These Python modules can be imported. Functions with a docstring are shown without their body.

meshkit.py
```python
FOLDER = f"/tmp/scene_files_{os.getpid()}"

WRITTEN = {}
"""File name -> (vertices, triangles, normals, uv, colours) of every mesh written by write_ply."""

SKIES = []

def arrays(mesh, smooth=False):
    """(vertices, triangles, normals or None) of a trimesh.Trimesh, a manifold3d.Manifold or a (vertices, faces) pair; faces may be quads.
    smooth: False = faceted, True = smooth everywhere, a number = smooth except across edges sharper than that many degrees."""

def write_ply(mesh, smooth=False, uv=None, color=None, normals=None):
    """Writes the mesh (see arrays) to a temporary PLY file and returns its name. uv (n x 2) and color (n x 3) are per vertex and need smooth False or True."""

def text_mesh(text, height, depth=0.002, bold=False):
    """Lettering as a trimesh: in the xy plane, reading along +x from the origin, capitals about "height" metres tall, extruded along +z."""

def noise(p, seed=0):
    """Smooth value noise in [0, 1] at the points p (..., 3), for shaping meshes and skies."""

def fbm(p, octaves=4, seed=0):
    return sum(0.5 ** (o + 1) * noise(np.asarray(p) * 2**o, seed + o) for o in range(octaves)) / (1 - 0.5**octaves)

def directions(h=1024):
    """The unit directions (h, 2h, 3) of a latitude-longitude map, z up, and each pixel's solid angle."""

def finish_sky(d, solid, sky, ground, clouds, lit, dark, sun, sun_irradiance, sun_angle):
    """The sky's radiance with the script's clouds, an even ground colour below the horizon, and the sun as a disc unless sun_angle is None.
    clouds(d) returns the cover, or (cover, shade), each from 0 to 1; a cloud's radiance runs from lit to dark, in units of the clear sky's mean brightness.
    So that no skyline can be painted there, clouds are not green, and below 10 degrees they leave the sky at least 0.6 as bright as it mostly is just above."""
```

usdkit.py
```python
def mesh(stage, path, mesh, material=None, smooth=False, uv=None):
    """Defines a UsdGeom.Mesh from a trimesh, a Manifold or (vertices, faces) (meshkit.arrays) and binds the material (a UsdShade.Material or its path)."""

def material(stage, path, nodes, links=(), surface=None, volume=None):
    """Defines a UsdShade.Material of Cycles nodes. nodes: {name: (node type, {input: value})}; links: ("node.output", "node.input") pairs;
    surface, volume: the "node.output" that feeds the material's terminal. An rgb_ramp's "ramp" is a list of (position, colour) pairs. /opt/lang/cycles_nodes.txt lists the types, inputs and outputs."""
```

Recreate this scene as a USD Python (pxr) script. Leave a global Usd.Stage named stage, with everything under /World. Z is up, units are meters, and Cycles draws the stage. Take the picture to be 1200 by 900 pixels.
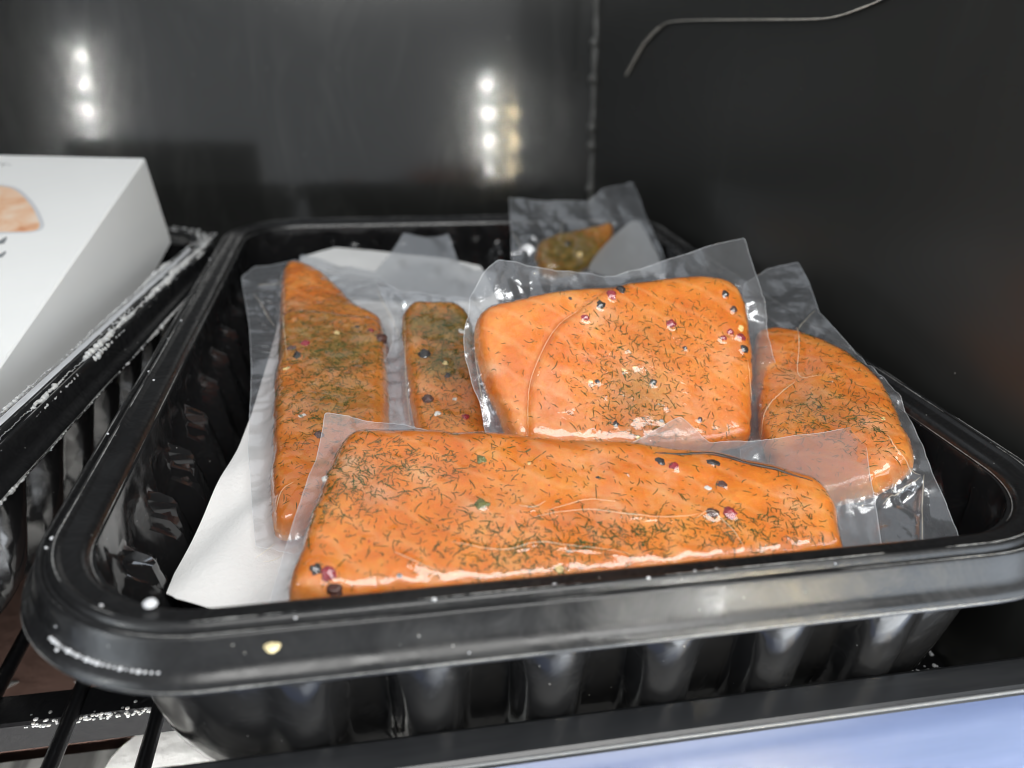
import math, random
import numpy as np, trimesh
from scipy.spatial import Delaunay, cKDTree
from shapely.geometry import Polygon, Point, LineString
from shapely import contains_xy, affinity
from pxr import Usd, UsdGeom, UsdLux, UsdShade, Gf, Sdf, Vt
import usdkit, meshkit
from meshkit import fbm, noise

stage = Usd.Stage.CreateInMemory()
UsdGeom.SetStageUpAxis(stage, UsdGeom.Tokens.z)
UsdGeom.SetStageMetersPerUnit(stage, 1.0)
UsdGeom.Xform.Define(stage, '/World')
RNG = np.random.default_rng(7)

# ---------------------------------------------------------------- camera
EXPOSURE = 0.0
EYE = (0.08663, -0.16139, 0.13047)
RIGHT, UP, FWD = (0.983397, -0.180186, 0.021527), (0.053374, 0.400577, 0.914707), (0.173441, 0.898371, -0.403544)
cam = UsdGeom.Camera.Define(stage, '/World/camera')
cam.CreateHorizontalApertureAttr(36.0)
cam.CreateVerticalApertureAttr(27.0)
cam.CreateFocalLengthAttr(28.3234)
cam.CreateClippingRangeAttr(Gf.Vec2f(0.01, 20))
cam.CreateFStopAttr(7.5)
cam.CreateFocusDistanceAttr(0.285)
cam.CreateExposureAttr(EXPOSURE)
m = Gf.Matrix4d(1)
for i, row in enumerate((RIGHT, UP, [-x for x in FWD], EYE)):
    m.SetRow3(i, Gf.Vec3d(*row))
cam.AddTransformOp().Set(m)

# ---------------------------------------------------------------- light
def rect(name, pos, target, w, h, intensity, color):
    l = UsdLux.RectLight.Define(stage, '/World/' + name)
    l.CreateWidthAttr(w); l.CreateHeightAttr(h); l.CreateIntensityAttr(intensity); l.CreateColorAttr(Gf.Vec3f(*color))
    z = np.array(pos, float) - np.array(target, float); z /= np.linalg.norm(z)
    x = np.cross([0, 0, 1.0], z) if abs(z[2]) < .99 else np.array([1.0, 0, 0])
    x /= np.linalg.norm(x); y = np.cross(z, x)
    mm_ = Gf.Matrix4d(1)
    for i, row in enumerate((x, y, z, pos)):
        mm_.SetRow3(i, Gf.Vec3d(*map(float, row)))
    l.AddTransformOp().Set(mm_)
    return l
rect('ceiling_lamp', (0.20, -0.36, 0.58), (0.10, 0.16, 0.0), 0.74, 0.26, 9.2, (1.0, 0.99, 0.965))
rect('aisle_lamp_right', (1.0, -0.85, 0.0), (0.25, 0.0, -0.03), 0.85, 1.3, 3.8, (0.78, 0.88, 1.0))
rect('aisle_lamp_left', (-1.05, -0.60, 0.0), (0.0, 0.05, -0.03), 0.6, 1.2, 2.8, (0.84, 0.93, 1.0))
rect('floor_bounce_fill', (0.55, -0.70, -0.70), (0.2, 0.0, -0.05), 1.0, 0.6, 6.0, (0.9, 0.95, 1.0))  # added fill standing for light bounced off the aisle floor, not a lamp
rect('lower_tier_lamp', (-0.08, 0.012, -0.128), (-0.08, 0.16, -0.20), 0.44, 0.02, 60.0, (1.0, 0.97, 0.92))
dome = UsdLux.DomeLight.Define(stage, '/World/room_light')
dome.CreateIntensityAttr(0.19); dome.CreateColorAttr(Gf.Vec3f(0.9, 0.95, 1.0))

# ---------------------------------------------------------------- helpers
used = {}
def path_for(name, parent='/World'):
    k = (str(parent), name); n = used.get(k, 0); used[k] = n + 1
    return f'{parent}/{name}' + (f'_{n:03d}' if n else '')
def tag(prim, label=None, cat=None, group=None, kind=None):
    for k, v in (('label', label), ('category', cat), ('group', group), ('kind', kind)):
        if v: prim.SetCustomDataByKey(k, v)
    return prim
def obj(name, mesh, mat, parent='/World', smooth=False, **kw):
    parent = parent if isinstance(parent, str) else str(parent.GetPath())
    u = usdkit.mesh(stage, path_for(name, parent), mesh, LOOK[mat], smooth=smooth)
    tag(u.GetPrim(), **kw)
    return u.GetPrim()
def thing(name, label, cat, rows=None, group=None):
    x = UsdGeom.Xform.Define(stage, path_for(name))
    if rows is not None:
        mt = Gf.Matrix4d(1)
        for i, row in enumerate(rows):
            mt.SetRow3(i, Gf.Vec3d(*map(float, row)))
        x.AddTransformOp().Set(mt)
    return tag(x.GetPrim(), label, cat, group)
def box(lo, hi):
    return trimesh.creation.box(bounds=[lo, hi])
def bevel_box(lo, hi, r=.001):
    """box with chamfered edges (hull of inset corners)"""
    lo, hi = np.array(lo, float), np.array(hi, float); pts = []
    for sx in (0, 1):
        for sy in (0, 1):
            for sz in (0, 1):
                c = np.where([sx, sy, sz], hi, lo); d = np.where([sx, sy, sz], -r, r)
                for k in range(3):
                    q = c + d; q[k] = c[k]; pts.append(q)
    return trimesh.convex.convex_hull(np.array(pts))
def join(ms):
    return trimesh.util.concatenate(ms)
def tube(P, r, sides=6, closed_ends=True):
    P = np.asarray(P, float); n = len(P)
    r = np.broadcast_to(np.asarray(r, float), n)
    T = np.gradient(P, axis=0); T /= np.linalg.norm(T, axis=1, keepdims=True) + 1e-12
    ref = np.array([0, 0, 1.0]) if abs(T[:, 2]).mean() < .8 else np.array([1.0, 0, 0])
    A = np.cross(T, ref); A /= np.linalg.norm(A, axis=1, keepdims=True) + 1e-12
    B = np.cross(T, A)
    a = np.arange(sides) * 2 * np.pi / sides
    V = P[:, None] + r[:, None, None] * (np.cos(a)[None, :, None] * A[:, None] + np.sin(a)[None, :, None] * B[:, None])
    idx = np.arange(n * sides).reshape(n, sides); nx = np.roll(idx, -1, axis=1)
    f = np.concatenate([np.stack([idx[:-1], nx[:-1], nx[1:]], -1).reshape(-1, 3), np.stack([idx[:-1], nx[1:], idx[1:]], -1).reshape(-1, 3)])
    V = V.reshape(-1, 3)
    if closed_ends:
        c0, c1 = len(V), len(V) + 1
        V = np.vstack([V, P[:1], P[-1:]])
        f = np.vstack([f, np.stack([np.full(sides, c0), nx[0], idx[0]], 1), np.stack([np.full(sides, c1), idx[-1], nx[-1]], 1)])
    return trimesh.Trimesh(V, f, process=False)
def resample(P, step):
    L = LineString(P); n = max(2, int(L.length / step) + 1)
    return np.array([L.interpolate(t, normalized=True).coords[0] for t in np.linspace(0, 1, n)])
def chaikin(P, k=2, closed=True):
    P = np.asarray(P, float)
    for _ in range(k):
        if closed:
            Q = np.roll(P, -1, axis=0)
            P = np.stack([.75 * P + .25 * Q, .25 * P + .75 * Q], 1).reshape(-1, P.shape[1])
        else:
            Q = np.stack([.75 * P[:-1] + .25 * P[1:], .25 * P[:-1] + .75 * P[1:]], 1).reshape(-1, P.shape[1])
            P = np.vstack([P[:1], Q, P[-1:]])
    return P
def lump(r, seed, flat=1.0, rough=.35, sub=2):
    s = trimesh.creation.icosphere(sub, 1.0)
    v = s.vertices * (1 + rough * (fbm(s.vertices * 1.7 + seed * 3.1, 3, seed) - .5)[:, None])
    v[:, 2] *= flat
    return trimesh.Trimesh(v * r, s.faces, process=False)

# ---------------------------------------------------------------- materials
LOOK = {}
def mat(name, nodes, links=(), surface='p.BSDF'):
    LOOK[name] = usdkit.material(stage, '/World/Looks/' + name, nodes, links, surface=surface)
def plain(name, color, rough=.4, bump=None, **kw):
    n = {'p': ('principled_bsdf', {'base_color': color, 'roughness': rough, **kw})}; l = []
    if bump:
        n['g'] = ('geometry', {}); n['n'] = ('noise_texture', {'scale': bump[0], 'detail': 4.0}); n['b'] = ('bump', {'strength': bump[1], 'distance': bump[2]})
        l = [('g.position', 'n.vector'), ('n.fac', 'b.height'), ('b.normal', 'p.normal')]
    mat(name, n, l)

# black moulded plastic: dusty white specks, faint smears, scuffed gloss
mat('black_plastic', {
    'g': ('geometry', {}), 'n': ('noise_texture', {'scale': 55.0, 'detail': 7.0, 'roughness': .65, 'distortion': .8}), 'n2': ('noise_texture', {'scale': 260.0, 'detail': 3.0}),
    'v': ('voronoi_texture', {'scale': 230.0}), 'sp': ('rgb_ramp', {'ramp': [(0, (1, 1, 1)), (.045, (1, 1, 1)), (.075, (0, 0, 0)), (1, (0, 0, 0))]}),
    'ns': ('noise_texture', {'scale': 60.0, 'detail': 2.0}), 'sr': ('rgb_ramp', {'ramp': [(0, (0, 0, 0)), (.55, (0, 0, 0)), (.62, (1, 1, 1)), (1, (1, 1, 1))]}),
    'mm': ('mix', {'mix_type': 'multiply', 'fac': 1.0}),
    'c': ('mix', {'color1': (.009, .009, .0095), 'color2': (.30, .30, .29)}),
    'r': ('rgb_ramp', {'ramp': [(0, (.15, .15, .15)), (.40, (.20, .20, .20)), (.52, (.28, .28, .28)), (.7, (.42, .42, .42)), (1, (.5, .5, .5))]}),
    'b': ('bump', {'strength': .12, 'distance': .0006}), 'p': ('principled_bsdf', {})},
    [('g.position', 'n.vector'), ('g.position', 'n2.vector'), ('g.position', 'v.vector'), ('g.position', 'ns.vector'), ('v.distance', 'sp.fac'), ('ns.fac', 'sr.fac'),
     ('sp.color', 'mm.color1'), ('sr.color', 'mm.color2'), ('mm.color', 'c.fac'), ('c.color', 'p.base_color'), ('n.fac', 'r.fac'), ('r.color', 'p.roughness'), ('n2.fac', 'b.height'), ('b.normal', 'p.normal')])
mat('glossy_black', {
    'g': ('geometry', {}), 'n': ('noise_texture', {'scale': 70.0, 'detail': 6.0, 'distortion': .8}), 'r': ('rgb_ramp', {'ramp': [(0, (.08, .08, .08)), (.5, (.12, .12, .12)), (.68, (.28, .28, .28)), (1, (.4, .4, .4))]}),
    'v': ('voronoi_texture', {'scale': 190.0}), 'sp': ('rgb_ramp', {'ramp': [(0, (1, 1, 1)), (.03, (1, 1, 1)), (.05, (0, 0, 0)), (1, (0, 0, 0))]}), 'c': ('mix', {'color1': (.010, .010, .0105), 'color2': (.28, .28, .27)}),
    'n2': ('noise_texture', {'scale': 45.0, 'detail': 2.0}), 'b': ('bump', {'strength': .2, 'distance': .002}), 'p': ('principled_bsdf', {'specular_ior_level': .75})},
    [('g.position', 'n.vector'), ('g.position', 'v.vector'), ('g.position', 'n2.vector'), ('n.fac', 'r.fac'), ('r.color', 'p.roughness'), ('v.distance', 'sp.fac'), ('sp.color', 'c.fac'), ('c.color', 'p.base_color'), ('n2.fac', 'b.height'), ('b.normal', 'p.normal')])
# cabinet walls: black coated sheet, part mirror, part haze, with wiped smears
mat('cabinet_wall', {
    'g': ('geometry', {}), 'mp': ('mapping', {'scale': (1.0, 1.0, .22)}), 'n': ('noise_texture', {'scale': 17.0, 'detail': 8.0, 'roughness': .6, 'distortion': 1.6}),
    'sm': ('rgb_ramp', {'ramp': [(0, (.019, .0196, .0185)), (.5, (.022, .0227, .0214)), (.60, (.036, .037, .035)), (.72, (.070, .071, .067)), (1, (.12, .12, .115))]}),
    'v': ('voronoi_texture', {'scale': 55.0}), 'sp': ('rgb_ramp', {'ramp': [(0, (1, 1, 1)), (.018, (1, 1, 1)), (.03, (0, 0, 0)), (1, (0, 0, 0))]}),
    'c': ('mix', {'color2': (.28, .28, .27)}),
    'p': ('principled_bsdf', {'roughness': .16, 'specular_ior_level': .9}), 'gl': ('principled_bsdf', {'base_color': (.012, .0125, .012), 'roughness': .078, 'specular_ior_level': .9}),
    'x': ('mix_closure', {'fac': .42}), 'bn': ('noise_texture', {'scale': 55.0, 'detail': 3.0}), 'b': ('bump', {'strength': .05, 'distance': .001})},
    [('g.position', 'mp.vector'), ('mp.vector', 'n.vector'), ('n.fac', 'sm.fac'), ('g.position', 'v.vector'), ('v.distance', 'sp.fac'), ('sm.color', 'c.color1'), ('sp.color', 'c.fac'),
     ('c.color', 'p.base_color'), ('g.position', 'bn.vector'), ('bn.fac', 'b.height'), ('b.normal', 'gl.normal'), ('b.normal', 'p.normal'), ('p.BSDF', 'x.closure1'), ('gl.BSDF', 'x.closure2')], surface='x.closure')
mat('cabinet_side', {
    'g': ('geometry', {}), 'mp': ('mapping', {'scale': (1.0, 1.0, .22)}), 'n': ('noise_texture', {'scale': 17.0, 'detail': 8.0, 'roughness': .6, 'distortion': 1.6}),
    'sm': ('rgb_ramp', {'ramp': [(0, (.030, .030, .028)), (.5, (.034, .0342, .032)), (.62, (.036, .0365, .034)), (.75, (.060, .061, .057)), (1, (.10, .10, .095))]}),
    'v': ('voronoi_texture', {'scale': 55.0}), 'sp': ('rgb_ramp', {'ramp': [(0, (1, 1, 1)), (.018, (1, 1, 1)), (.03, (0, 0, 0)), (1, (0, 0, 0))]}),
    'c': ('mix', {'color2': (.28, .28, .27)}),
    'p': ('principled_bsdf', {'roughness': .36, 'specular_ior_level': .5}), 'gl': ('principled_bsdf', {'base_color': (.012, .0125, .012), 'roughness': .26, 'specular_ior_level': .5}),
    'x': ('mix_closure', {'fac': .42}), 'bn': ('noise_texture', {'scale': 55.0, 'detail': 3.0}), 'b': ('bump', {'strength': .05, 'distance': .001})},
    [('g.position', 'mp.vector'), ('mp.vector', 'n.vector'), ('n.fac', 'sm.fac'), ('g.position', 'v.vector'), ('v.distance', 'sp.fac'), ('sm.color', 'c.color1'), ('sp.color', 'c.fac'),
     ('c.color', 'p.base_color'), ('g.position', 'bn.vector'), ('bn.fac', 'b.height'), ('b.normal', 'gl.normal'), ('b.normal', 'p.normal'), ('p.BSDF', 'x.closure1'), ('gl.BSDF', 'x.closure2')], surface='x.closure')
plain('scuff_sheen', (.20, .20, .195), .5, (500, .4, .001))  # grey for real scuffs and for the reflection painted along the rim beads
plain('sealant', (.10, .10, .095), .35, (300, .5, .002))
plain('plate_edge', (.48, .45, .40), .5, (400, .6, .002))
plain('wire_black', (.008, .008, .009), .3, (300, .3, .001))
mat('rail_black', {
    'g': ('geometry', {}), 'mp': ('mapping', {'scale': (.12, 1, 1)}), 'n': ('noise_texture', {'scale': 90.0, 'detail': 5.0}),
    'r': ('rgb_ramp', {'ramp': [(0, (.22, .22, .22)), (.5, (.3, .3, .3)), (.7, (.5, .5, .5)), (1, (.6, .6, .6))]}),
    'c': ('rgb_ramp', {'ramp': [(0, (.012, .013, .015)), (.6, (.018, .019, .021)), (.8, (.05, .05, .052)), (1, (.08, .08, .08))]}), 'p': ('principled_bsdf', {})},
    [('g.position', 'mp.vector'), ('mp.vector', 'n.vector'), ('n.fac', 'r.fac'), ('n.fac', 'c.fac'), ('r.color', 'p.roughness'), ('c.color', 'p.base_color')])
mat('ticket_strip', {
    'g': ('geometry', {}), 'mp': ('mapping', {'scale': (.08, .6, 1)}), 'n': ('noise_texture', {'scale': 120.0, 'detail': 5.0}),
    'r': ('rgb_ramp', {'ramp': [(0, (.20, .20, .20)), (1, (.36, .36, .36))]}),
    'c': ('rgb_ramp', {'ramp': [(0, (.06, .085, .175)), (.5, (.085, .115, .22)), (1, (.14, .175, .30))]}), 'p': ('principled_bsdf', {'specular_ior_level': .5})},  # blue of the reflected light put into the base colour
    [('g.position', 'mp.vector'), ('mp.vector', 'n.vector'), ('n.fac', 'r.fac'), ('n.fac', 'c.fac'), ('r.color', 'p.roughness'), ('c.color', 'p.base_color')])
plain('strip_edge', (.55, .56, .58), .3)
plain('rail_edge', (.16, .165, .17), .35, specular_ior_level=.4)
plain('frost', (.54, .55, .56), .6, (900, .6, .001), subsurface_weight=.3, subsurface_radius=(.6, .7, 1.0), subsurface_scale=.002)
plain('crumb_white', (.60, .61, .63), .45, (1200, .5, .001))
plain('crumb_yellow', (.78, .66, .38), .5, (900, .6, .001))
mat('carton', {'g': ('geometry', {}), 'n': ('noise_texture', {'scale': 24.0, 'detail': 3.0}), 'c': ('rgb_ramp', {'ramp': [(0, (.83, .835, .825)), (1, (.88, .885, .875))]}), 'b': ('bump', {'strength': .1, 'distance': .002}), 'p': ('principled_bsdf', {'roughness': .28})},
    [('g.position', 'n.vector'), ('n.fac', 'c.fac'), ('c.color', 'p.base_color'), ('n.fac', 'b.height'), ('b.normal', 'p.normal')])
mat('picture_prawn', {'g': ('geometry', {}), 'n': ('noise_texture', {'scale': 55.0, 'detail': 4.0, 'distortion': .8}),
    'c': ('rgb_ramp', {'ramp': [(0, (.42, .13, .06)), (.35, (.66, .30, .16)), (.5, (.80, .50, .32)), (.7, (.84, .66, .52)), (1, (.85, .75, .66))]}), 'p': ('principled_bsdf', {'roughness': .3})},
    [('g.position', 'n.vector'), ('n.fac', 'c.fac'), ('c.color', 'p.base_color')])
plain('ink_grey', (.22, .23, .24), .4)
plain('ink_dark', (.06, .06, .06), .4)
plain('paper_white', (.80, .80, .79), .75, (700, .35, .0008))
plain('cardboard_brown', (.14, .085, .07), .55, (120, .3, .002))
mat('tub_grey', {'g': ('geometry', {}), 'mp': ('mapping', {'scale': (1, .15, 1)}), 'n': ('noise_texture', {'scale': 95.0, 'detail': 4.0}), 'c': ('rgb_ramp', {'ramp': [(0, (.04, .04, .04)), (.42, (.10, .10, .10)), (.55, (.24, .245, .24)), (1, (.32, .32, .32))]}), 'p': ('principled_bsdf', {'roughness': .35})},
    [('g.position', 'mp.vector'), ('mp.vector', 'n.vector'), ('n.fac', 'c.fac'), ('c.color', 'p.base_color')])
plain('white_wrap', (.84, .85, .85), .35, (160, .35, .002))
plain('dark_floor', (.02, .02, .02), .5)
plain('lamp_body', (.05, .05, .05), .5)
mat('led', {'e': ('emission', {'color': (1.0, .97, .90), 'strength': 900.0})}, surface='e.emission')
mat('led_warm', {'e': ('emission', {'color': (1.0, .82, .48), 'strength': 900.0})}, surface='e.emission')
mat('diffuser', {'e': ('emission', {'color': (.86, .96, 1.0), 'strength': 13.0})}, surface='e.emission')

# salmon flesh: mottled orange with pale fat and an olive herb cure where the "stain" attribute says so
mat('salmon', {
    'g': ('geometry', {}), 'n': ('noise_texture', {'scale': 48.0, 'detail': 7.0, 'roughness': .6, 'distortion': .6}), 'n2': ('noise_texture', {'scale': 420.0, 'detail': 4.0}),
    'c': ('rgb_ramp', {'ramp': [(0, (.42, .080, .006)), (.36, (.58, .138, .007)), (.52, (.66, .180, .014)), (.66, (.69, .240, .040)), (.82, (.70, .32, .11)), (1, (.72, .40, .19))]}),
    'wv': ('wave_texture', {'bands_direction': 'diagonal', 'scale': 34.0, 'distortion': 5.0, 'detail': 3.0, 'detail_scale': 1.2}), 'wr': ('rgb_ramp', {'ramp': [(0, (0, 0, 0)), (.78, (0, 0, 0)), (.93, (.09, .09, .09)), (1, (.17, .17, .17))]}), 'cw': ('mix', {'color2': (.74, .46, .22)}),
    'c2': ('mix', {'mix_type': 'overlay', 'fac': .2}),
    'a': ('attribute', {'attribute': 'stain'}), 'ns': ('noise_texture', {'scale': 200.0, 'detail': 5.0, 'roughness': .65}), 'sm': ('math', {'math_type': 'multiply_add', 'value2': 3.2, 'value3': -.30}), 'ad': ('math', {'math_type': 'multiply', 'use_clamp': True}),
    'oc': ('rgb_ramp', {'ramp': [(0, (.05, .04, .006)), (.42, (.12, .082, .012)), (.55, (.22, .135, .022)), (.68, (.36, .20, .05)), (.8, (.48, .40, .24)), (1, (.55, .5, .38))]}), 'cs': ('mix', {}),
    'pa': ('attribute', {'attribute': 'pale'}), 'np': ('noise_texture', {'scale': 150.0, 'detail': 5.0, 'roughness': .65}), 'pm': ('math', {'math_type': 'multiply_add', 'value2': 4.0, 'value3': -1.35, 'use_clamp': True}), 'pd': ('math', {'math_type': 'multiply', 'use_clamp': True}), 'cp': ('mix', {'color2': (.70, .45, .28)}),
    'b': ('bump', {'strength': .35, 'distance': .0008}), 'p': ('principled_bsdf', {'roughness': .42, 'subsurface_weight': .25, 'subsurface_radius': (1.0, .35, .12), 'subsurface_scale': .004})},
    [('g.position', 'n.vector'), ('g.position', 'n2.vector'), ('g.position', 'ns.vector'), ('g.position', 'np.vector'), ('n.fac', 'c.fac'), ('c.color', 'c2.color1'), ('n2.color', 'c2.color2'),
     ('ns.fac', 'sm.value1'), ('sm.value', 'ad.value1'), ('a.fac', 'ad.value2'), ('ns.fac', 'oc.fac'), ('np.fac', 'pm.value1'), ('pm.value', 'pd.value1'), ('pa.fac', 'pd.value2'), ('g.position', 'wv.vector'), ('wv.fac', 'wr.fac'), ('wr.color', 'cw.fac'), ('c2.color', 'cw.color1'), ('cw.color', 'cp.color1'), ('pd.value', 'cp.fac'),
     ('cp.color', 'cs.color1'), ('oc.color', 'cs.color2'), ('ad.value', 'cs.fac'), ('cs.color', 'p.base_color'), ('n2.fac', 'b.height'), ('b.normal', 'p.normal')])
# clear vacuum film: mostly see-through, wet gloss, faint milkiness
def film(name, milk, rough, bscale, bstr, f0=.065, tint=(.80, .83, .88)):
    mat(name, {
        'g': ('geometry', {}), 'n': ('noise_texture', {'scale': bscale, 'detail': 5.0, 'distortion': .6}), 'b': ('bump', {'strength': bstr, 'distance': .0012}),
        't': ('transparent_bsdf', {'color': (.985, .985, .985)}), 'gl': ('glossy_bsdf', {'color': (.95, .97, 1.0), 'roughness': rough}), 'lw': ('layer_weight', {'blend': .5}), 'f': ('rgb_ramp', {'ramp': [(0, (f0,) * 3), (.5, (f0 * 1.5,) * 3), (.7, (.22,) * 3), (.85, (.40,) * 3), (1, (1.0,) * 3)]}), 'x': ('mix_closure', {}),
        'd': ('diffuse_bsdf', {'color': tint}), 'tl': ('translucent_bsdf', {'color': tint}), 'dt': ('mix_closure', {'fac': .5}), 'o': ('mix_closure', {'fac': milk})},
        [('g.position', 'n.vector'), ('n.fac', 'b.height'), ('b.normal', 'gl.normal'), ('lw.facing', 'f.fac'), ('f.color', 'x.fac'), ('t.BSDF', 'x.closure1'), ('gl.BSDF', 'x.closure2'),
         ('d.BSDF', 'dt.closure1'), ('tl.BSDF', 'dt.closure2'), ('x.closure', 'o.closure1'), ('dt.closure', 'o.closure2')], surface='o.closure')
film('film_tight', .012, .07, 170.0, .20, .045)
film('film_margin_front', .125, .08, 150.0, .7, .075)
mat('film_edge', {'t': ('transparent_bsdf', {}), 'p': ('principled_bsdf', {'base_color': (.85, .88, .92), 'roughness': .15}), 'o': ('mix_closure', {'fac': .35})}, [('t.BSDF', 'o.closure1'), ('p.BSDF', 'o.closure2')], surface='o.closure')
film('film_margin', .07, .07, 130.0, .65, .085)
film('film_flap', .40, .2, 80.0, .3, .065, (.62, .63, .64))
film('shaded_pouch_film', .30, .18, 60.0, .4, .065, (.40, .42, .45))  # grey tint stands in for the dimmer light at the tray back
mat('fold_caustic', {'t': ('transparent_bsdf', {}), 'p': ('principled_bsdf', {'base_color': (.92, .84, .66), 'roughness': .12, 'ior': 1.5}), 'o': ('mix_closure', {'fac': .22})}, [('t.BSDF', 'o.closure1'), ('p.BSDF', 'o.closure2')], surface='o.closure')  # pale tone paints the bright caustic lines along the film folds
mat('dill', {'g': ('geometry', {}), 'c': ('rgb_ramp', {'ramp': [(0, (.022, .07, .005)), (.35, (.055, .16, .008)), (.75, (.11, .27, .012)), (1, (.30, .28, .04))]}), 'p': ('principled_bsdf', {'roughness': .5})},
    [('g.random_per_island', 'c.fac'), ('c.color', 'p.base_color')])
plain('skin_dark', (.05, .035, .028), .35)
plain('pepper_pink', (.26, .018, .028), .3, (500, .5, .001))
plain('pepper_black', (.022, .018, .016), .38, (700, .8, .001))
plain('pepper_dark', (.075, .03, .022), .4, (600, .7, .001))
plain('pepper_green', (.12, .125, .03), .35, (500, .5, .001))
plain('chilli_red', (.30, .025, .02), .4)
plain('salt_white', (.62, .60, .56), .3, (900, .5, .001))
plain('seed_yellow', (.70, .52, .22), .4)

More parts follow.
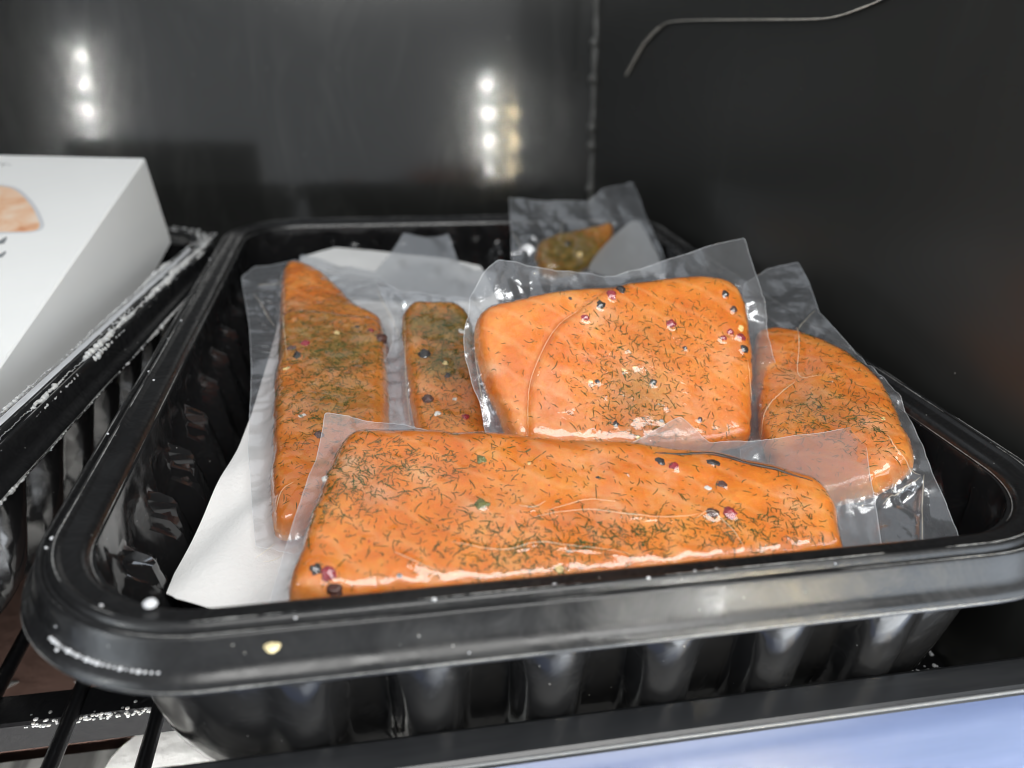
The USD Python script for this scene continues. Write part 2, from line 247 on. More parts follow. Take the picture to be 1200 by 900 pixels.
# outlines in millimetres, in each pack's own plane
PACKS = {
    'A': {'origin': [0.15, 0.03, -0.014], 'axes': [[1.0, 0.0, 0.0], [-0.0, 0.9703, 0.24192], [0.0, -0.24192, 0.9703]], 'T': 10, 'R': 12, 'fish': [(-71.7, 58.4), (-59.7, 58.5), (-27.9, 53.6), (-4.9, 48.2), (25.6, 42.1), (41.2, 37.9), (51.3, 35.6), (60.3, 30.8), (78.2, 21.9), (82.1, 15.5), (81.4, 5.3), (77.2, -6.0), (73.4, -13.3), (22.9, -14.2), (-27.7, -14.6), (-88.4, -9.9), (-88.7, -3.1), (-85.9, 9.7), (-81.4, 29.6), (-76.3, 48.3)], 'bag': [(-79.6, 75.5), (-65.1, 70.4), (-41.7, 63.0), (-15.6, 55.1), (10.7, 49.8), (25.1, 48.8), (48.1, 60.1), (54.4, 46.3), (116.8, 50.2), (93.3, -2.6), (86.2, -18.7), (-4.3, -19.8), (-93.9, -15.5), (-93.3, -3.1), (-88.3, 26.8), (-82.9, 51.0), (-80.3, 68.1)], 'spice': [(27.8, 28.4, 2.2, 'b'), (31.8, 25.6, 2.4, 'p'), (45.5, 26.6, 2.8, 'b'), (45.0, 16.4, 2.6, 'd'), (42.4, 4.2, 2.4, 'p'), (37.1, 4.8, 2.6, 'd'), (-29.5, 36.3, 2.2, 'g'), (-32.4, 15.6, 2.5, 'g'), (-80.6, -2.4, 2.4, 'b'), (-77.0, -4.0, 2.6, 'p'), (-75.6, -7.7, 2.4, 'd'), (-65.9, 5.3, 1.4, 'r'), (-10.3, 21.9, 1.3, 'r'), (-58.3, -7.4, 0.9, 'b'), (-78.2, 35.9, 1.6, 's'), (39.7, 15.4, 1.7, 's'), (15.8, 23.0, 1.2, 's'), (-14.6, 32.4, 1.1, 'y'), (5.8, 23.6, 0.8, 'b'), (-14.0, -9.4, 1.6, 'y')], 'crease': [[(-43.2, 1.7), (-34.6, -1.5), (-26.2, -3.1), (-18.3, -0.9), (-11.4, -3.9), (-0.4, -5.5), (7.8, -8.4)], [(-17.7, 8.7), (-8.3, 9.7), (-0.3, 9.8), (10.5, 5.5), (23.5, 3.0), (32.1, 4.1)], [(-13.4, 10.6), (-7.8, 12.1), (-0.1, 14.1), (8.4, 12.1)], [(-59.3, -0.2), (-54.1, -4.7), (-47.4, -7.9)], [(-21.7, 13.6), (-17.5, 11.1), (-12.9, 14.4)], [(30.7, 2.5), (35.6, 4.8), (39.8, -1.6), (41.7, -8.8)]], 'uni': 330, 'dill': [(-73.6, 29.0, np.float64(7.7), np.float64(14.0), 170), (-62.9, 39.4, np.float64(13.4), np.float64(4.7), 60), (-52.8, 30.6, np.float64(13.2), np.float64(7.4), 80), (-21.8, -5.4, np.float64(17.1), np.float64(4.3), 170), (4.9, 0.2, np.float64(15.3), np.float64(4.6), 180), (-34.6, 7.3, np.float64(15.0), np.float64(6.5), 70), (38.5, -2.7, np.float64(6.6), np.float64(4.1), 70), (56.8, -4.7, np.float64(7.4), np.float64(5.3), 80), (-41.7, 35.2, np.float64(27.3), np.float64(5.4), 60)], 'stain': [(-73.6, 32.7, np.float64(10.4), 0.15)], 'pale': [(-72.2, 38.3, np.float64(3.7), 0.8), (-67.4, 31.3, np.float64(4.2), 0.7), (-63.0, 25.0, np.float64(4.6), 0.5), (-24.2, 8.8, np.float64(6.6), 0.35), (5.2, 32.4, np.float64(6.2), 0.35), (64.8, 6.0, np.float64(4.4), 0.5), (-33.7, 14.0, np.float64(3.6), 0.5), (26.2, 16.5, np.float64(8.2), 0.25), (-47.6, 30.0, np.float64(5.3), 0.4), (7.5, 9.4, np.float64(6.8), 0.35)], 'skin': [[(27.9, 33.0), (37.9, 31.6), (47.6, 31.8), (56.5, 25.1), (66.6, 20.4), (75.6, 15.1)]], 'step': []},
    'B': {'origin': [0.15, 0.12, 0.0], 'axes': [[1.0, 0.0, 0.0], [-0.0, 0.76604, 0.64279], [0.0, -0.64279, 0.76604]], 'T': 9, 'R': 10, 'fish': [(-21.0, 29.9), (-18.0, 35.0), (-11.2, 38.8), (14.8, 43.9), (46.8, 45.6), (72.7, 49.4), (88.2, 48.0), (95.3, 41.5), (95.8, 28.6), (92.1, 6.1), (84.3, -20.5), (80.7, -31.2), (20.0, -32.0), (-12.3, -26.1), (-14.7, -13.7), (-18.5, -0.8), (-21.4, 16.2)], 'bag': [(-20.8, 45.4), (-14.3, 55.7), (-7.4, 61.5), (13.2, 58.2), (43.6, 54.9), (75.9, 63.3), (107.7, 71.7), (107.2, 53.1), (104.6, 13.5), (102.4, -21.7), (100.8, -38.1), (19.1, -37.1), (-19.3, -30.7), (-21.2, -13.3), (-24.4, 23.4)], 'spice': [(36.0, 37.1, 2.6, 'p'), (40.5, 39.4, 2.2, 'b'), (30.1, 32.4, 2.0, 'b'), (22.7, 26.7, 1.9, 'p'), (58.7, 22.6, 2.4, 'p'), (61.7, 11.3, 1.3, 'b'), (85.5, 35.9, 1.9, 'b'), (87.0, 28.3, 2.1, 'd'), (82.8, 17.8, 2.3, 'p'), (87.0, 15.2, 2.1, 'p'), (87.8, 19.6, 1.8, 'y'), (87.0, 9.6, 2.0, 'b'), (79.2, 15.2, 1.8, 'p'), (45.3, -3.1, 1.5, 'b'), (23.1, -1.8, 1.1, 'b'), (26.9, -19.7, 1.2, 'b'), (45.3, -19.5, 1.2, 'b'), (60.9, -19.9, 1.3, 'd'), (37.6, 11.0, 1.2, 'r'), (46.9, 9.4, 1, 'r'), (27.0, 3.2, 1, 'r'), (36.3, 2.7, 1, 'r'), (25.0, -8.1, 1, 'r'), (17.7, -21.2, 1.4, 'r'), (46.2, 4.4, 1, 'r'), (20.0, -1.6, 1, 'y'), (34.3, 2.8, 1.1, 'y'), (34.9, -25.5, 1.1, 'y'), (18.7, 37.0, 0.9, 'b'), (39.0, 3.7, 0.9, 'y'), (19.3, 34.5, 0.8, 'r')], 'crease': [[(86.9, 4.9), (85.1, -8.8), (85.4, -15.6)], [(-20.6, -9.5), (-21.6, 5.0), (-22.2, 18.1)], [(20.7, 30.5), (12.4, 25.3), (6.1, 17.8), (0.6, 8.2), (-3.7, -0.5), (-5.7, -10.4), (-7.0, -22.5)]], 'uni': 110, 'dill': [(36.7, -4.4, np.float64(13.8), np.float64(16.4), 260), (54.1, 19.6, np.float64(16.4), np.float64(10.0), 90), (72.1, 3.0, np.float64(10.8), np.float64(19.1), 60), (33.5, -20.5, np.float64(10.1), np.float64(5.3), 50)], 'stain': [(37.7, -8.2, np.float64(10.3), 0.4), (47.9, 16.0, np.float64(14.4), 0.15)], 'pale': [(28.4, 26.8, np.float64(5.0), 0.5), (39.5, 1.0, np.float64(6.3), 0.4), (2.2, -7.8, np.float64(9.9), 0.25), (-17.0, 8.0, np.float64(3.3), 0.6), (56.2, -11.2, np.float64(9.1), 0.25), (77.0, 6.6, np.float64(5.8), 0.3)], 'skin': [], 'step': [[(20.7, 30.5), (12.4, 25.3), (6.1, 17.8), (0.6, 8.2), (-3.7, -0.5), (-5.7, -10.4), (-7.7, -27.6)], 2.0]},
    'C': {'origin': [0.233, 0.1, -0.016], 'axes': [[0.95322, -0.06593, 0.29499], [0.0, 0.97592, 0.21811], [-0.30226, -0.20791, 0.93027]], 'T': 8, 'R': 11, 'fish': [(24.9, 56.5), (34.8, 56.1), (43.6, 49.3), (49.6, 39.9), (57.3, 19.7), (57.7, 0.7), (52.2, -21.1), (47.6, -36.8), (41.0, -41.6), (31.1, -43.9), (19.7, -44.8), (2.3, -41.9), (-1.7, -22.3), (8.9, 14.1)], 'bag': [(39.2, 98.6), (54.9, 106.5), (69.5, 104.5), (66.6, 86.4), (60.0, 62.6), (60.1, 1.8), (51.7, -36.3), (44.4, -66.1), (39.7, -76.2), (6.9, -69.2), (-19.8, -49.4), (1.8, 17.5)], 'spice': [(19.8, -3.9, 2.2, 's'), (38.8, 7.9, 1.2, 's'), (45.0, -17.9, 1.3, 'y'), (27.6, -3.4, 1.2, 'd')], 'crease': [[(58.9, 64.4), (52.9, 60.3), (43.7, 51.7), (38.4, 35.5), (25.9, 13.6), (36.4, 12.4)], [(25.9, 13.6), (10.4, 5.3), (3.6, -3.9)], [(41.5, -27.2), (40.4, -34.3), (41.4, -37.9), (45.2, -43.2)], [(44.8, -43.9), (37.1, -45.4), (28.0, -49.2)], [(46.6, -42.9), (39.0, -54.6), (29.6, -70.4)]], 'uni': 150, 'dill': [(22.7, -6.4, np.float64(12.1), np.float64(8.4), 110), (34.2, -16.9, np.float64(8.7), np.float64(11.2), 100), (38.9, 19.6, np.float64(12.9), np.float64(10.6), 60)], 'stain': [(24.8, -2.0, np.float64(9.2), 0.35)], 'pale': [(27.0, 2.4, np.float64(5.0), 0.5), (39.5, -19.4, np.float64(5.8), 0.4), (36.3, -37.0, np.float64(4.9), 0.4), (27.8, 19.2, np.float64(4.6), 0.4)], 'skin': [], 'step': []},
    'D': {'origin': [0.047, 0.08, -0.03], 'axes': [[1.0, 0.0, 0.0], [-0.0, 0.98769, 0.15643], [0.0, -0.15643, 0.98769]], 'T': 9, 'R': 10, 'fish': [(-4.2, 198.9), (-4.0, 210.9), (-1.8, 213.0), (4.7, 212.5), (12.3, 206.4), (18.0, 198.4), (23.6, 188.5), (28.1, 175.9), (34.0, 160.0), (39.9, 154.0), (46.8, 145.3), (47.9, 141.7), (48.7, 114.3), (46.6, 47.9), (36.6, 27.6), (24.2, 9.8), (14.3, -2.0), (7.8, -2.9), (4.2, 1.3), (2.5, 17.0), (1.5, 42.0), (-0.7, 90.1), (-0.7, 118.9), (-1.9, 152.1), (-3.6, 180.4)], 'bag': [(-26.5, 208.1), (-20.0, 222.2), (0.5, 232.6), (27.2, 212.1), (48.2, 202.8), (58.7, 180.6), (58.6, 113.4), (52.5, 25.7), (33.0, -0.1), (11.8, -9.9), (-1.0, -4.3), (-3.6, 13.2), (-9.1, 54.1), (-12.7, 112.5), (-17.5, 153.4)], 'spice': [(6.2, 111.5, 2.6, 'd'), (11.7, 114.1, 2.6, 'p'), (41.5, 123.4, 2.8, 'p'), (45.6, 118.1, 2.8, 'd'), (19.3, 44.0, 2.2, 'd'), (14.3, 70.5, 2.4, 'r'), (4.9, 94.1, 2.0, 'y'), (12.4, 58.4, 1.8, 's'), (9.1, 104.5, 2.2, 'b'), (35.6, 127.2, 2.2, 'b'), (25.7, 122.3, 2, 'y')], 'crease': [[(-0.6, 149.2), (1.9, 126.0), (4.3, 103.5)], [(-18.4, 188.0), (-10.2, 164.7), (-4.6, 149.5)], [(5.4, 3.1), (7.1, 11.8), (11.3, 16.0)], [(-0.9, -10.6), (2.4, -8.2), (5.4, -5.3)], [(1.9, -12.9), (5.4, -12.5), (8.4, -10.1)], [(-17.1, 197.4), (-3.9, 198.7)]], 'uni': 260, 'dill': [(25.8, 102.9, np.float64(15.1), np.float64(24.6), 560), (20.9, 63.0, np.float64(13.6), np.float64(23.1), 260), (27.7, 161.8, np.float64(12.8), np.float64(18.5), 80)], 'stain': [(27.7, 108.8, np.float64(17.6), 0.7), (12.1, 123.5, np.float64(19.5), 0.6), (27.7, 154.3, np.float64(7.6), 0.35), (27.7, 68.5, np.float64(15.6), 0.55), (7.1, 70.6, np.float64(10.3), 0.3)], 'pale': [(4.9, 154.3, np.float64(5.0), 0.5), (24.1, 88.7, np.float64(8.7), 0.4), (35.4, 117.4, np.float64(5.5), 0.4), (10.8, 64.0, np.float64(5.4), 0.3)], 'skin': [], 'step': [[(49.9, 134.4), (35.7, 137.4), (19.5, 142.2), (-4.9, 146.9)], 2.6]},
    'E': {'origin': [0.1, 0.15, -0.016], 'axes': [[1.0, 0.0, 0.0], [-0.0, 0.93969, 0.34202], [0.0, -0.34202, 0.93969]], 'T': 8, 'R': 9, 'fish': [(4.8, 63.1), (15.5, 63.8), (34.9, 60.0), (35.5, 38.4), (34.7, 15.2), (34.1, -16.1), (34.2, -34.9), (6.9, -34.6), (3.2, -13.4), (2.9, 17.6), (2.1, 40.7)], 'bag': [(-9.0, 92.8), (4.1, 77.9), (38.0, 70.5), (44.8, 50.3), (39.3, -42.0), (-6.7, -39.8), (-10.3, -12.2), (-8.3, 24.0), (1.6, 49.9), (-3.6, 72.9)], 'spice': [(10.7, 22.5, 3.0, 'b'), (10.1, -5.7, 2.4, 'd'), (19.7, 8.1, 1.8, 'b'), (21.1, -6.1, 1.8, 's'), (19.4, 15.2, 1.6, 'y'), (24.0, -17.2, 2, 'p'), (28.6, 36.4, 2.6, 's'), (13.1, -14.8, 1.6, 's')], 'crease': [[(-7.9, 81.8), (-2.7, 64.6), (1.2, 42.2)], [(4.0, 50.0), (1.7, 10.8), (2.1, -19.4)]], 'uni': 70, 'dill': [(22.5, 33.9, np.float64(9.7), np.float64(17.2), 330), (18.0, 8.7, np.float64(9.2), np.float64(13.0), 120), (15.4, -16.5, np.float64(8.7), np.float64(5.7), 60)], 'stain': [(27.0, 39.6, np.float64(11.8), 1.0), (18.8, 16.9, np.float64(10.4), 0.8), (13.7, 43.5, np.float64(11.7), 0.8), (15.9, -11.7, np.float64(10.5), 0.3)], 'pale': [(6.2, 32.0, np.float64(3.0), 0.5), (10.0, 1.4, np.float64(4.3), 0.4), (29.3, 42.5, np.float64(3.9), 0.4)], 'skin': [], 'step': []},
    'F': {'origin': [0.2, 0.36, -0.005], 'axes': [[1.0, 0.0, 0.0], [-0.0, 0.84805, 0.52992], [0.0, -0.52992, 0.84805]], 'T': 8, 'R': 9, 'fish': [(1.7, 1.3), (10.0, 8.2), (34.9, 13.1), (61.1, 20.6), (54.0, -0.4), (34.1, -21.5), (3.6, -29.3), (-0.8, -14.1)], 'bag': [(-9.4, 51.1), (16.4, 46.3), (47.2, 43.9), (58.6, 53.4), (83.4, 62.9), (84.8, 36.2), (88.6, -9.6), (85.0, -32.7), (-13.9, -32.3), (-15.7, -5.9)], 'spice': [(21.7, -2.4, 2.4, 'b'), (28.6, -12.7, 2.6, 'y')], 'crease': [[(38.8, 8.2), (52.0, 19.3), (58.3, 25.8), (56.9, 11.0)], [(16.9, -0.7), (23.3, 21.7)], [(-13.8, 12.9), (-8.8, -0.6)]], 'uni': 40, 'dill': [(23.2, -10.2, np.float64(17.5), np.float64(11.6), 260)], 'stain': [(23.2, -10.2, np.float64(23.4), 1.0)], 'pale': [(5.2, -13.4, np.float64(4.6), 0.5)], 'skin': [], 'step': []},
}
SHEET = [(-0.3, -0.2), (7.2, -7.0), (60.4, -14.6), (116.8, 27.4), (155.4, 287.6), (110.4, 318.8), (28.7, 347.2), (21.7, 248.8), (18.1, 149.8), (15.1, 98.3), (6.4, 42.3)]
FLAP = [(29.3, -31.6), (33.7, -21.3), (44.1, -7.8), (57.3, 6.1), (74.3, 18.8), (78.3, -2.5), (80.9, -21.5), (79.0, -35.8)]
POUCH = [(-50.9, -0.3), (-49.6, 28.7), (-26.3, 17.9), (-6.5, 12.9), (3.3, 25.4), (12.6, 42.1), (26.1, 38.7), (39.2, 42.1), (43.3, 15.2), (64.8, 7.2), (60.1, -8.7), (21.8, -11.6)]

# ================================================================ setting
W, D = 0.300, 0.4386
XW, YB, ZF = 0.3126, 0.6269, -0.104
LEFT_WALL = -0.42
# the back wall leans a little, as the mirrored lamps show
NB = np.array([-.03466, -.9939, .1038]); NB /= np.linalg.norm(NB)
def wall_y(x, z): return YB - (NB[0] * (x - XW) + NB[2] * (z - .08)) / NB[1]
bw = np.array([(x, wall_y(x, z) + dy, z) for dy in (0, .004) for x, z in ((LEFT_WALL - .01, -.32), (XW + .004, -.32), (XW + .004, .60), (LEFT_WALL - .01, .60))])
obj('back_wall', trimesh.convex.convex_hull(bw), 'cabinet_wall', kind='structure')
obj('right_wall', box((XW, -0.012, -.32), (XW + .004, .70, .60)), 'cabinet_side', kind='structure')
obj('left_wall', box((LEFT_WALL - .004, -0.012, -.32), (LEFT_WALL, .66, .60)), 'cabinet_wall', kind='structure')
obj('shelf_floor', box((.030, .052, ZF - .003), (XW - .001, YB - .004, ZF)), 'wire_black', kind='structure')
obj('lower_floor', box((LEFT_WALL, -.10, -.325), (XW, YB, -.321)), 'dark_floor', kind='structure')
# silicone seal in the wall corner: an uneven bead with drops
zz = np.linspace(-.10, .58, 260)
rr = .0016 + .0016 * np.clip(fbm(np.stack([zz * 55, zz * 0, zz * 0], 1), 3, 5) - .42, 0, 1) * 3
P = np.stack([XW - .0012 + .0016 * (noise(np.stack([zz * 40, zz * 0 + 3, zz * 0], 1), 2) - .5), wall_y(XW, zz) - .0012, zz], 1)
parts = [tube(P, rr, 8)]
for z_ in (-.012, .028, .045, .088, .12):
    b_ = lump(.0042, int(z_ * 1000) % 97, 1.3); b_.apply_translation((XW - .003, wall_y(XW, z_) - .003, z_)); parts.append(b_)
obj('corner_sealant', join(parts), 'sealant', smooth=True, label='lumpy bead of dark sealant running up the corner between the two black walls', cat='sealant')
# cover plate on the right wall with a rounded lower corner and a worn bright edge
edge = np.array([(.5287, .097), (.4918, .1214), (.4571, .1348), (.4319, .1382), (.3105, .1381), (.2358, .1377), (.2172, .139), (.2008, .142), (.1858, .1451), (.150, .156), (.10, .19)])
edge = np.vstack([edge[:1], chaikin(edge[1:-1], 2, False), edge[-1:]])
pp = Polygon(np.vstack([edge, [(.10, .55), (.5287, .55)]]))
pl = trimesh.creation.extrude_polygon(pp, .0015, engine='earcut')
pl.vertices = np.stack([XW - .0001 - pl.vertices[:, 2], pl.vertices[:, 0], pl.vertices[:, 1]], 1); pl.invert()
t = thing('wall_plate', 'black cover plate on the right wall with a worn bright curved lower edge', 'cover plate')
obj('plate', pl, 'cabinet_side', t)
ed = resample(edge, .0015)
k = np.linspace(0, 1, len(ed))
th = np.where(ed[:, 0] > .46, .0011, .00045) * (1 + .5 * (noise(np.stack([ed[:, 0] * 300, ed[:, 1] * 300, 0 * k], 1), 4) - .5))
obj('edge_trim', tube(np.stack([np.full(len(ed), XW - .0018), ed[:, 0], ed[:, 1]], 1), th, 6), 'plate_edge', t, smooth=True)

# wire shelf: rods running back to front
t = thing('wire_rack', 'black wire shelf rack whose rods run back under the left of the front tray', 'rack')
for x in (-.157, -.125, -.093, -.061, -.0295, .002):
    y = np.linspace(-.002, .60, 12)
    obj('rod', tube(np.stack([np.full(12, x + .0), y, np.full(12, ZF - .003)], 1), .0029, 10), 'wire_black', t, smooth=True)
cb = bevel_box((-.20, .0875, -.121), (.0285, .1035, -.1075), .001)
obj('cross_bar', cb, 'wire_black', t)
fr = []
for i in range(160):
    x = RNG.uniform(-.046, .012); b_ = lump(RNG.uniform(.0003, .0009), i, .6, .6, 1); b_.apply_translation((x, .0874 + RNG.normal(0, .0004) + (RNG.random() < .3) * RNG.uniform(0, .004), -.1092 + RNG.uniform(-.0006, .0016) + (RNG.random() < .3) * .001)); fr.append(b_)
obj('ice_crust', join(fr), 'frost', smooth=True, kind='stuff', label='white ice crust along the front edge of the dark cross bar under the rack', cat='ice')
# things on the tier below
cp = bevel_box((-.30, .135, -.235), (.05, .40, -.160), .002)
obj('lower_carton', cp, 'cardboard_brown', label='dull brown carton on the tier below, seen through the rack rods at lower left', cat='carton')
sc = []
for i in range(26):
    a = RNG.uniform(0, 6.28); s_ = RNG.uniform(.0015, .005); q = trimesh.creation.extrude_polygon(Polygon([(math.cos(a + j * 2.1) * s_ * RNG.uniform(.5, 1.1), math.sin(a + j * 2.1) * s_ * RNG.uniform(.5, 1.1)) for j in range(3)]), .0004, engine='earcut')
    q.apply_translation((RNG.uniform(-.20, .02), RNG.uniform(.138, .26), -.1599)); sc.append(q)
obj('ice_flakes', join(sc), 'tub_grey', kind='stuff', label='pale ice flakes lying on the brown carton below the rack', cat='ice')
t = thing('lidded_tub', 'grey streaked lidded tub on the tier below, in front of the brown carton', 'tub')
obj('lid', bevel_box((-.26, .035, -.172), (.045, .128, -.165), .002), 'tub_grey', t)
obj('tub_body', bevel_box((-.252, .04, -.25), (.04, .124, -.1725), .003), 'tub_grey', t)
a = np.linspace(0, 2 * np.pi, 72, endpoint=False)
R_ = .038 * (1 + .012 * np.sin(5 * a) + .01 * np.sin(9 * a + 1))
dp = trimesh.creation.extrude_polygon(Polygon(np.stack([R_ * np.cos(a), R_ * np.sin(a)], 1)), .0035, engine='earcut').subdivide().subdivide().subdivide()
dv = dp.vertices.copy(); top = dv[:, 2] > .003; dv[top, 2] += .0016 * (fbm(dv[top] * 130, 3, 8) - .5) - .0012 * (np.linalg.norm(dv[top, :2], axis=1) > .035)
dp = trimesh.Trimesh(dv + [.0045, .1060, -.1648], dp.faces)
obj('wrapped_disc', dp, 'white_wrap', smooth=40, label='round white crinkled wrapper lying on the grey tub below the rack', cat='wrapper')

# front rail and price ticket strip
t = thing('shelf_rail', 'black front rail of the shelf with a shiny price strip below, coloured the blue it reflects', 'shelf rail')
prof = [(.0125, -.150), (.0125, -.0585), (.0117, -.0563), (.0100, -.0552), (.0080, -.0550), (.0030, -.0553), (.0004, -.0556), (-.0008, -.0565), (-.0010, -.060), (.006, -.075), (.006, -.150)]
def extr(prof, x0, x1, n=2):
    pr = Polygon(prof); e = trimesh.creation.extrude_polygon(pr, x1 - x0, engine='earcut')
    v = e.vertices; e.vertices = np.stack([v[:, 2] + x0, v[:, 0], v[:, 1]], 1)
    return e
obj('rail', extr(prof, -.40, XW + .05), 'rail_black', t, smooth=25)
obj('rail_lip', tube(np.stack([np.linspace(-.40, XW + .05, 60), np.full(60, -.0013), np.full(60, -.0565)], 1), .0006, 6), 'rail_edge', t, smooth=True)
sp_ = [(-.0018, -.0583), (-.0060, -.0612), (-.0160, -.0725), (-.0250, -.0860), (-.0263, -.0852), (-.0172, -.0715), (-.0070, -.0602), (-.0024, -.0572)]
obj('price_strip', extr(sp_, -.40, XW + .05), 'ticket_strip', t, smooth=40)

# ================================================================ trays
def rrect(x0, y0, x1, y1, r, ne=70, nc=14):
    """points round a rounded rectangle, counter-clockwise from the front-left, with outward normals; straight sides get ne points each"""
    P, N = [], []
    corners = [((x1 - r, y0 + r), -90), ((x1 - r, y1 - r), 0), ((x0 + r, y1 - r), 90), ((x0 + r, y0 + r), 180)]
    starts = [((x0 + r, y0), (x1 - r, y0), (0, -1)), ((x1, y0 + r), (x1, y1 - r), (1, 0)), ((x1 - r, y1), (x0 + r, y1), (0, 1)), ((x0, y1 - r), (x0, y0 + r), (-1, 0))]
    for (a, b, n), (c, a0) in zip(starts, corners):
        for s in np.linspace(0, 1, ne, endpoint=False):
            P.append((a[0] + (b[0] - a[0]) * s, a[1] + (b[1] - a[1]) * s)); N.append(n)
        for s in np.linspace(0, 1, nc, endpoint=False):
            th = math.radians(a0 + 90 * s); P.append((c[0] + r * math.cos(th), c[1] + r * math.sin(th))); N.append((math.cos(th), math.sin(th)))
    return np.array(P), np.array(N)
def skin(rings, closed=False):
    n = len(rings[0]); V = np.vstack(rings); k = len(rings); F = []
    i = np.arange(n); j = (i + 1) % n
    for a in range(k if closed else k - 1):
        b = (a + 1) % k
        F += [np.stack([a * n + i, a * n + j, b * n + j], 1), np.stack([a * n + i, b * n + j, b * n + i], 1)]
    return V, np.vstack(F)
RIM = [(-.0088, -.0045), (-.0082, -.0022), (-.0070, -.0008), (-.0055, -.0003), (-.0022, -.0003), (-.0014, .0004), (-.0006, .0011), (.0004, .0011), (.0012, .0003), (.0018, -.0009), (.0025, -.0010), (.0031, -.0002), (.0038, -.0001),
       (.0045, -.0007), (.0050, -.0022), (.0056, -.0045), (.0061, -.0068), (.0065, -.0078), (.0076, -.0088), (.0086, -.0096), (.0094, -.0106), (.0097, -.0118), (.0094, -.0126), (.0088, -.0128),
       (.0080, -.0119), (.0062, -.0098), (.0050, -.0078), (.0040, -.0045), (.0032, -.0029), (.0020, -.0024), (-.0050, -.0022), (-.0066, -.0030), (-.0072, -.0048)]
def rim_mesh():
    P0, N0 = rrect(0, 0, W, D, .046)
    rings = []
    for k, (o, z) in enumerate(RIM):
        wob = 0.00035 * (noise(np.stack([P0[:, 0] * 45, P0[:, 1] * 45, np.full(len(P0), k * .12)], 1), 3) - .5) * (1 if o > .004 else .35)
        rings.append(np.column_stack([P0 + N0 * (o + wob)[:, None], z + wob]))
    v, f = skin(rings, True)
    m_ = trimesh.Trimesh(v, f, process=False)
    if m_.volume < 0: m_.invert()
    return m_
def smooth01(x):
    x = np.clip(x, 0, 1); return x * x * (3 - 2 * x)
def body_mesh():
    H = .096
    def ring(z, off, groove=True, n_e=150, n_c=40):
        s = -z / H
        ins = .0080 + .006 * s + .012 * max(0, s - .3) + (.014 * max(0, (s - .62) / .38) ** 2.2)
        r = .0395 - .004 * s
        x0, y0, x1, y1 = ins, ins, W - ins, D - ins
        P, N = rrect(x0, y0, x1, y1, r, n_e, n_c)
        g = np.zeros(len(P))
        if groove:
            # grooves pressed inwards along the straight sides, arch-topped
            side = np.repeat(np.arange(4), n_e + n_c); t_ = np.tile(np.concatenate([np.linspace(0, 1, n_e, endpoint=False), np.full(n_c, -1)]), 4)
            for sd in range(4):
                mk = (side == sd) & (t_ >= 0)
                along = P[mk, 0] if sd in (0, 2) else P[mk, 1]
                length = W if sd in (0, 2) else D
                pitch, start = (.0355, .0815) if sd in (0, 2) else (.0340, .062)
                k = np.round((along - start) / pitch); c = start + k * pitch
                last = 4 if sd in (0, 2) else 9
                w_ = np.abs(along - c)
                arch = .0092 * np.clip(1 - (max(0, -z - .014) / .034), 0, 1) ** 2
                prof_ = smooth01((.0100 - arch - w_) / .0035) * ((k >= 0) & (k <= last))
                g[mk] = prof_ * smooth01((-z - .016) / .007) * .0075 - .0016 * (1 - prof_) * np.cos(np.pi * np.clip((along - c) / pitch, -.5, .5)) ** 2 * 0 - .0032 * smooth01((-z - .008) / .012) * np.clip(1 - ((pitch / 2 - w_) / (.0088)) ** 2, 0, 1) * ((along > start - pitch) & (along < start + (last + 1) * pitch))
        return np.column_stack([P - N * (g + off)[:, None] if np.ndim(off) else P - N * (g - off)[:, None], np.full(len(P), z)])
    zs = [-.0035, -.006, -.010, -.014, -.0165, -.019, -.0215, -.024, -.028, -.034, -.042, -.050, -.058, -.066, -.073, -.079, -.084, -.088, -.0915, -.094, -.0955, -.096]
    outer = [ring(z, 0.0) for z in zs]
    inner = [ring(z, -.0011) for z in zs]
    inner[-1][:, 2] += .0011
    cen = np.array([W / 2, D / 2, 0])
    def shrink(r, s, z): q = cen + (r - cen) * s; q[:, 2] = z; return q
    o2, i2 = shrink(outer[-1], .94, -.0965), shrink(inner[-1], .94, -.0953)
    o3, i3 = shrink(outer[-1], .02, -.0965), shrink(inner[-1], .02, -.0953)
    rings = [i3, i2] + inner[::-1] + outer + [o2, o3]
    v, f = skin(rings)
    m_ = trimesh.Trimesh(v, f, process=False)
    return m_
M_RIM, M_BODY = rim_mesh(), body_mesh()
M_BODY.fix_normals()
t0 = thing('tray', 'black ribbed plastic tray full of vacuum packed salmon at the front', 'tray', None, 'black ribbed trays on the wire shelf')
obj('rim', M_RIM, 'black_plastic', t0, smooth=50)
obj('ribbed_body', M_BODY, 'glossy_black', t0, smooth=40)
ya = math.radians(-5.3); ca, sa = math.cos(ya), math.sin(ya)
pivot = np.array([-.0295, .21]); off = pivot - np.array([ca * W - sa * .2286, sa * W + ca * .2286])
LEFT_ROWS = ((ca, sa, 0), (-sa, ca, 0), (0, 0, 1), (off[0], off[1], 0))
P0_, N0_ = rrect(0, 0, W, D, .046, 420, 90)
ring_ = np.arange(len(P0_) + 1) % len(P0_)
for o_, z_, r_, sd_ in ((-.0001, .00115, .00026, 3), (.0035, -.00005, .00020, 8), (.0096, -.0112, .00026, 5), (-.0086, -.0030, .00018, 13)):  # worn marks plus the reflected light of the beads, drawn as grey tubes
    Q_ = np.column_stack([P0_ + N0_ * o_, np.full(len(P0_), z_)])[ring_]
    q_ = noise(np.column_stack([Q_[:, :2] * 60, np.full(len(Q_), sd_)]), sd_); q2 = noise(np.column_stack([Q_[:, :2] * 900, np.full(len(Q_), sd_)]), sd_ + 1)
    obj('scuff_sheen_line', tube(Q_ - [0, 0, r_ * .55], r_ * np.clip((q_ - .25) * 2.2, .02, 1) * (.6 + .8 * q2), 6), 'scuff_sheen', t0, smooth=True)
